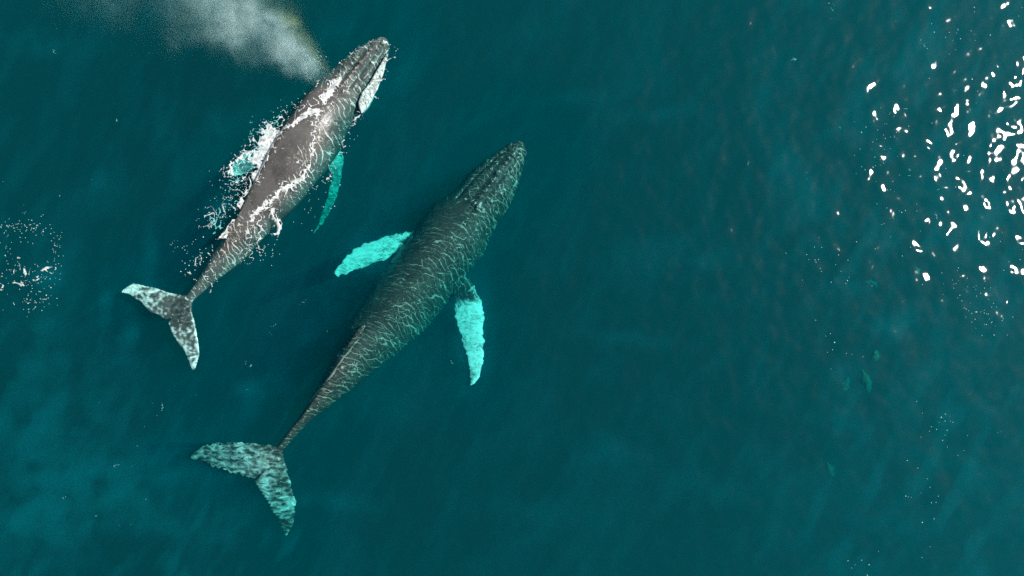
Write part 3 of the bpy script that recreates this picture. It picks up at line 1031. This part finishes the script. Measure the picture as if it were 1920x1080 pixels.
# ------------------------------------------------------------------ the whale's blow: a plume of mist drifting off
def blow(name, a, b, r0, r1, density, label, rainbow_tint):
    FLAT = 0.42
    L = (b - a).length
    n, m = 12, 20
    V, F = [], []
    for i in range(n):
        t = i / (n - 1)
        r = (r0 + (r1 - r0) * t)
        for j in range(m):
            an = 2 * math.pi * j / m
            V.append((t * L, r * math.cos(an), FLAT * r * math.sin(an)))
    for i in range(n - 1):
        for j in range(m):
            k = (j + 1) % m
            F.append((i * m + j, (i + 1) * m + j, (i + 1) * m + k, i * m + k))
    F.append(tuple(range(m)))
    F.append(tuple(range((n - 1) * m, n * m))[::-1])
    F = [f[::-1] for f in F]
    k = NT(name)
    tc = k.n('ShaderNodeTexCoord').outputs['Object']
    sx = k.n('ShaderNodeSeparateXYZ')
    k.link(tc, sx.inputs[0])
    x, y, z = sx.outputs
    R = k.math('MULTIPLY_ADD', x, (r1 - r0) / L, r0)
    z = k.math('DIVIDE', z, FLAT)
    warp = k.n('ShaderNodeTexNoise')
    k.link(tc, warp.inputs['Vector'])
    warp.inputs['Scale'].default_value = 0.75
    warp.inputs['Detail'].default_value = 3
    wc = k.n('ShaderNodeSeparateColor')
    k.link(warp.outputs['Color'], wc.inputs[0])
    wy = k.math('ADD', y, k.math('MULTIPLY', k.math('MULTIPLY', k.math('SUBTRACT', wc.outputs[0], 0.5), R), 1.3))
    wz = k.math('ADD', z, k.math('MULTIPLY', k.math('MULTIPLY', k.math('SUBTRACT', wc.outputs[1], 0.5), R), 1.3))
    rr = k.math('SQRT', k.math('ADD', k.math('MULTIPLY', wy, wy), k.math('MULTIPLY', wz, wz)))
    r0_ = k.math('SQRT', k.math('ADD', k.math('MULTIPLY', y, y), k.math('MULTIPLY', z, z)))
    q = k.math('DIVIDE', rr, R)
    g = k.math('POWER', 2.718, k.math('MULTIPLY', k.math('MULTIPLY', q, q), -9.0))
    edge = k.math('MULTIPLY', k.math('SUBTRACT', 1.0, k.math('DIVIDE', r0_, R), clamp=True), 3.0, clamp=True)
    n2 = k.noise(tc, 2.2, 4, 0.62, 0.4)
    d = k.math('MULTIPLY', k.math('MULTIPLY', g, edge), k.ramp(n2, [(0.30, 0.12), (0.68, 1.0)]))
    ends = k.math('MULTIPLY', k.math('DIVIDE', x, 0.5, clamp=True), k.math('DIVIDE', k.math('SUBTRACT', L, x), L * 0.4, clamp=True))
    fall = k.math('DIVIDE', 1.0, k.math('MULTIPLY_ADD', k.math('DIVIDE', x, L), 1.6, 0.6))
    d = k.math('MULTIPLY', k.math('MULTIPLY', d, ends), k.math('MULTIPLY', fall, density))
    pv = k.n('ShaderNodeVolumeScatter')
    pv.inputs['Anisotropy'].default_value = -0.5
    k.link(d, pv.inputs['Density'])
    yy = k.math('DIVIDE', y, R)
    c = k.mix(k.ramp(k.math('MULTIPLY_ADD', yy, 0.5, 0.5), [(0.12, 1.0), (0.40, 0.0)] if rainbow_tint > 0 else [(0.0, 0.0), (1.0, 0.0)]),
              (0.62, 1.0, 0.92), (0.75, 0.95, 0.12))  # yellow-green edge: rainbow light put into the mist colour
    k.link(c, pv.inputs['Color'])
    k.link(pv.outputs[0], k.out.inputs['Volume'])
    o = mesh_obj(name, V, F, k.m)
    xa = (b - a).normalized()
    za = Vector((0, 0, 1))
    ya = za.cross(xa).normalized()
    za = xa.cross(ya)
    o.matrix_world = Matrix.Translation(a) @ Matrix((xa, ya, za)).transposed().to_4x4()
    return tag(o, label, 'mist', kind='stuff')


blow('mist', P(616, 152, 0.25), P(335, -72, 2.3), 0.42, 3.4, 1.9, 'white plume of mist blown from the smaller whale blowhole', 1)
blow('mist', P(430, 10, 2.0), P(60, -20, 2.6), 1.2, 1.9, 0.13, 'thin far end of the mist plume fading over the water', 0)

# ------------------------------------------------------------------ scatter clouds added for pale light patches and flipper glow; aerated water by the foam
kc = NT('light_and_bubble_cloud')
vsc = kc.n('ShaderNodeVolumeScatter')
vsc.inputs['Color'].default_value = (0.02, 0.75, 1.0, 1)
vsc.inputs['Density'].default_value = 0.30
kc.link(vsc.outputs[0], kc.out.inputs['Volume'])
CLOUDS = [(60, 1030, 60, 45, 0.6, 1), (210, 960, 50, 26, 0.4, 1), (120, 900, 70, 30, 0.8, 1), (300, 1010, 60, 18, 0.3, 1), (40, 700, 40, 90, 1.0, 1), (150, 760, 30, 80, 1.1, 1),
          (210, 640, 16, 70, 1.2, 1), (390, 900, 40, 16, 0.6, .7), (460, 740, 40, 16, 0.8, 1), (250, 500, 12, 60, 1.3, 1), (165, 560, 10, 40, 1.2, 1), (150, 330, 10, 20, 1.2, 1),
          (380, 220, 16, 30, 1.0, .7), (270, 200, 12, 40, 1.1, .7), (30, 60, 50, 20, .4, 1), (300, 330, 12, 60, 1.2, .6), (490, 290, 26, 34, .9, 2), (445, 315, 26, 20, .6, 2),
          (430, 385, 40, 18, .6, 2), (50, 515, 26, 18, .4, 1.5), (1320, 480, 90, 24, .4, .6), (1200, 640, 80, 14, .3, .7), (1150, 860, 60, 30, .2, .6), (1350, 930, 80, 26, .1, .6),
          (1500, 300, 26, 60, 1.2, .8), (1560, 420, 24, 50, 1.2, .8), (1640, 200, 24, 60, 1.1, .9), (1730, 620, 50, 20, .3, .8), (1600, 800, 60, 16, .1, .7), (1800, 880, 70, 18, .1, .7),
          (1700, 1000, 80, 18, .1, .6), (1450, 150, 18, 50, 1.2, .7), (1240, 200, 60, 14, .7, .6), (1080, 170, 70, 10, .7, .6), (1000, 980, 90, 20, .2, .5), (620, 960, 80, 18, .2, .5),
          (1790, 330, 40, 50, .9, .8), (1850, 430, 40, 36, .7, .8), (1730, 120, 30, 40, .9, .9), (1630, 535, 22, 20, .3, .8), (1610, 705, 30, 36, 1.0, .8), (884, 625, 26, 85, 0.5, 1.6), (690, 485, 50, 28, 0.9, 1.2), (80, 960, 90, 60, 0.7, 1.2), (30, 850, 50, 60, 0.8, 1.2), (240, 900, 60, 40, 0.6, 1.0)]  # clouds at the larger whale's flippers are added as their glow
gx = np.arange(-17.5, 17.51, 0.11)
gy = np.arange(-10.5, 10.51, 0.11)
X, Y = np.meshgrid(gx, gy)
ca, sa = math.cos(1.1), math.sin(1.1)
U, Q = X * ca + Y * sa, -X * sa + Y * ca
T = 0.13 * np.maximum(0, fbm(U * 0.22 + 0.8 * noise(X * 0.3, Y * 0.3, 92), Q * 0.6 + 0.7 * noise(X * 0.35, Y * 0.35, 97), 5, 93) + 0.02)
T += 0.30 * np.maximum(0, fbm(U * 0.5, Q * 1.6, 5, 94) - 0.05) * (0.30 + 1.3 * smooth(-11, -19, X + 0.9 * Y) + smooth(6, 12, X))
for cx, cy, rx, ry, tilt, kk in CLOUDS:
    p = W2([(cx, cy)])[0]
    dx, dy = (X - p[0]) / (rx * S * 1.2), (Y - p[1] - 0.4 * (X - p[0]) * (tilt - 0.5)) / (ry * S * 1.2)
    T += 0.16 * kk * np.exp(-(dx * dx + dy * dy)) * np.maximum(0, 0.7 + 1.6 * fbm(X * 1.3, Y * 1.3, 3, 95))
T += 0.07 * np.maximum(0, fbm(U * 0.7 + noise(X * 0.5, Y * 0.5, 99), Q * 3.2 + 0.6 * noise(X * 0.8, Y * 0.8, 98), 3, 96))
T *= smooth(17.5, 16.8, np.abs(X)) * smooth(10.5, 10.0, np.abs(Y))
T = np.minimum(T, 0.55)
T[T < 0.012] = 0
V, F, vid = [], [], {}


def cv(i, j, up):
    key = (i, j, up if T[i, j] > 0 else 0)
    if key not in vid:
        vid[key] = len(V)
        V.append((X[i, j], Y[i, j], -0.95 + (T[i, j] if up > 0 else -T[i, j])))
    return vid[key]


for i in range(T.shape[0] - 1):
    for j in range(T.shape[1] - 1):
        for tri in (((i, j), (i, j + 1), (i + 1, j + 1)), ((i, j), (i + 1, j + 1), (i + 1, j))):
            if max(T[a] for a in tri) > 0:
                F.append(tuple(cv(a, b, 1) for a, b in tri))
                F.append(tuple(cv(a, b, -1) for a, b in tri)[::-1])
bc = mesh_obj('light_and_bubble_cloud', V, F, kc.m)
tag(bc, 'faint clouds added as pale light patches in the teal water, with bubbles beside the foam', 'bubbles', kind='stuff')

# sky glints on the ripples, modelled as small pale scraps under the surface
GL = [(300, 890), (275, 955), (240, 850), (205, 878), (162, 970), (160, 895), (110, 945), (225, 990), (492, 625), (505, 618), (620, 622), (272, 790), (318, 735), (350, 735),
      (285, 760), (232, 880), (210, 805), (178, 760), (570, 572), (455, 735), (460, 690), (1640, 20), (1680, 35), (1500, 110), (1690, 245), (1765, 408), (1510, 340), (1590, 240),
      (1560, 15), (1470, 490), (1700, 200), (1720, 290), (1655, 790), (1550, 880), (1880, 820), (1760, 655), (155, 335), (30, 395), (95, 360), (100, 90), (205, 225), (1860, 300),
      (1830, 250), (1740, 80), (1890, 330), (1710, 330), (1670, 420), (1810, 60), (1410, 300), (840, 680), (590, 400), (585, 410)]
rs2 = np.random.RandomState(5)
GLS = []
for gx_, gy_ in GL:
    for _ in range(2):
        a = rs2.uniform(0.6, 1.7)
        l = rs2.uniform(4, 12)
        x_, y_ = gx_ + rs2.normal(0, 7), gy_ + rs2.normal(0, 5)
        GLS.append((W2([(x_, y_), (x_ + l * math.cos(a), y_ - l * math.sin(a))]), rs2.uniform(2.0, 4.5) * S, rs2.uniform(0.42, 0.72)))
glim = foam_material('pale_glints', (0.22, 0.36, 0.40))
gm_ = []
for gi in range(0, len(GLS), 2):
    gm_.append(np.concatenate([GLS[gi][0], GLS[gi + 1][0]]))


def glimmer_mesh():
    V, F = [], []
    fld = foam_field(GLS)
    for pp in gm_:
        lo, hi = pp.min(0) - 0.25, pp.max(0) + 0.25
        st = 0.014
        X, Y = np.meshgrid(np.arange(lo[0], hi[0], st), np.arange(lo[1], hi[1], st))
        f = fld(X, Y)
        on = f > 0
        for a, b in zip(*np.nonzero(on[:-1, :-1] & on[1:, :-1] & on[:-1, 1:] & on[1:, 1:])):
            o = len(V)
            for u, w in ((0, 0), (0, 1), (1, 1), (1, 0)):
                V.append((X[a + u, b + w], Y[a + u, b + w], -0.28 + 0.05 * min(1, f[a + u, b + w])))
            F.append((o, o + 1, o + 2, o + 3))
    return mesh_obj('sky_glints', V, F, glim)


tag(glimmer_mesh(), 'small pale scraps put in for sky glints on the open water', 'bubbles', kind='stuff')
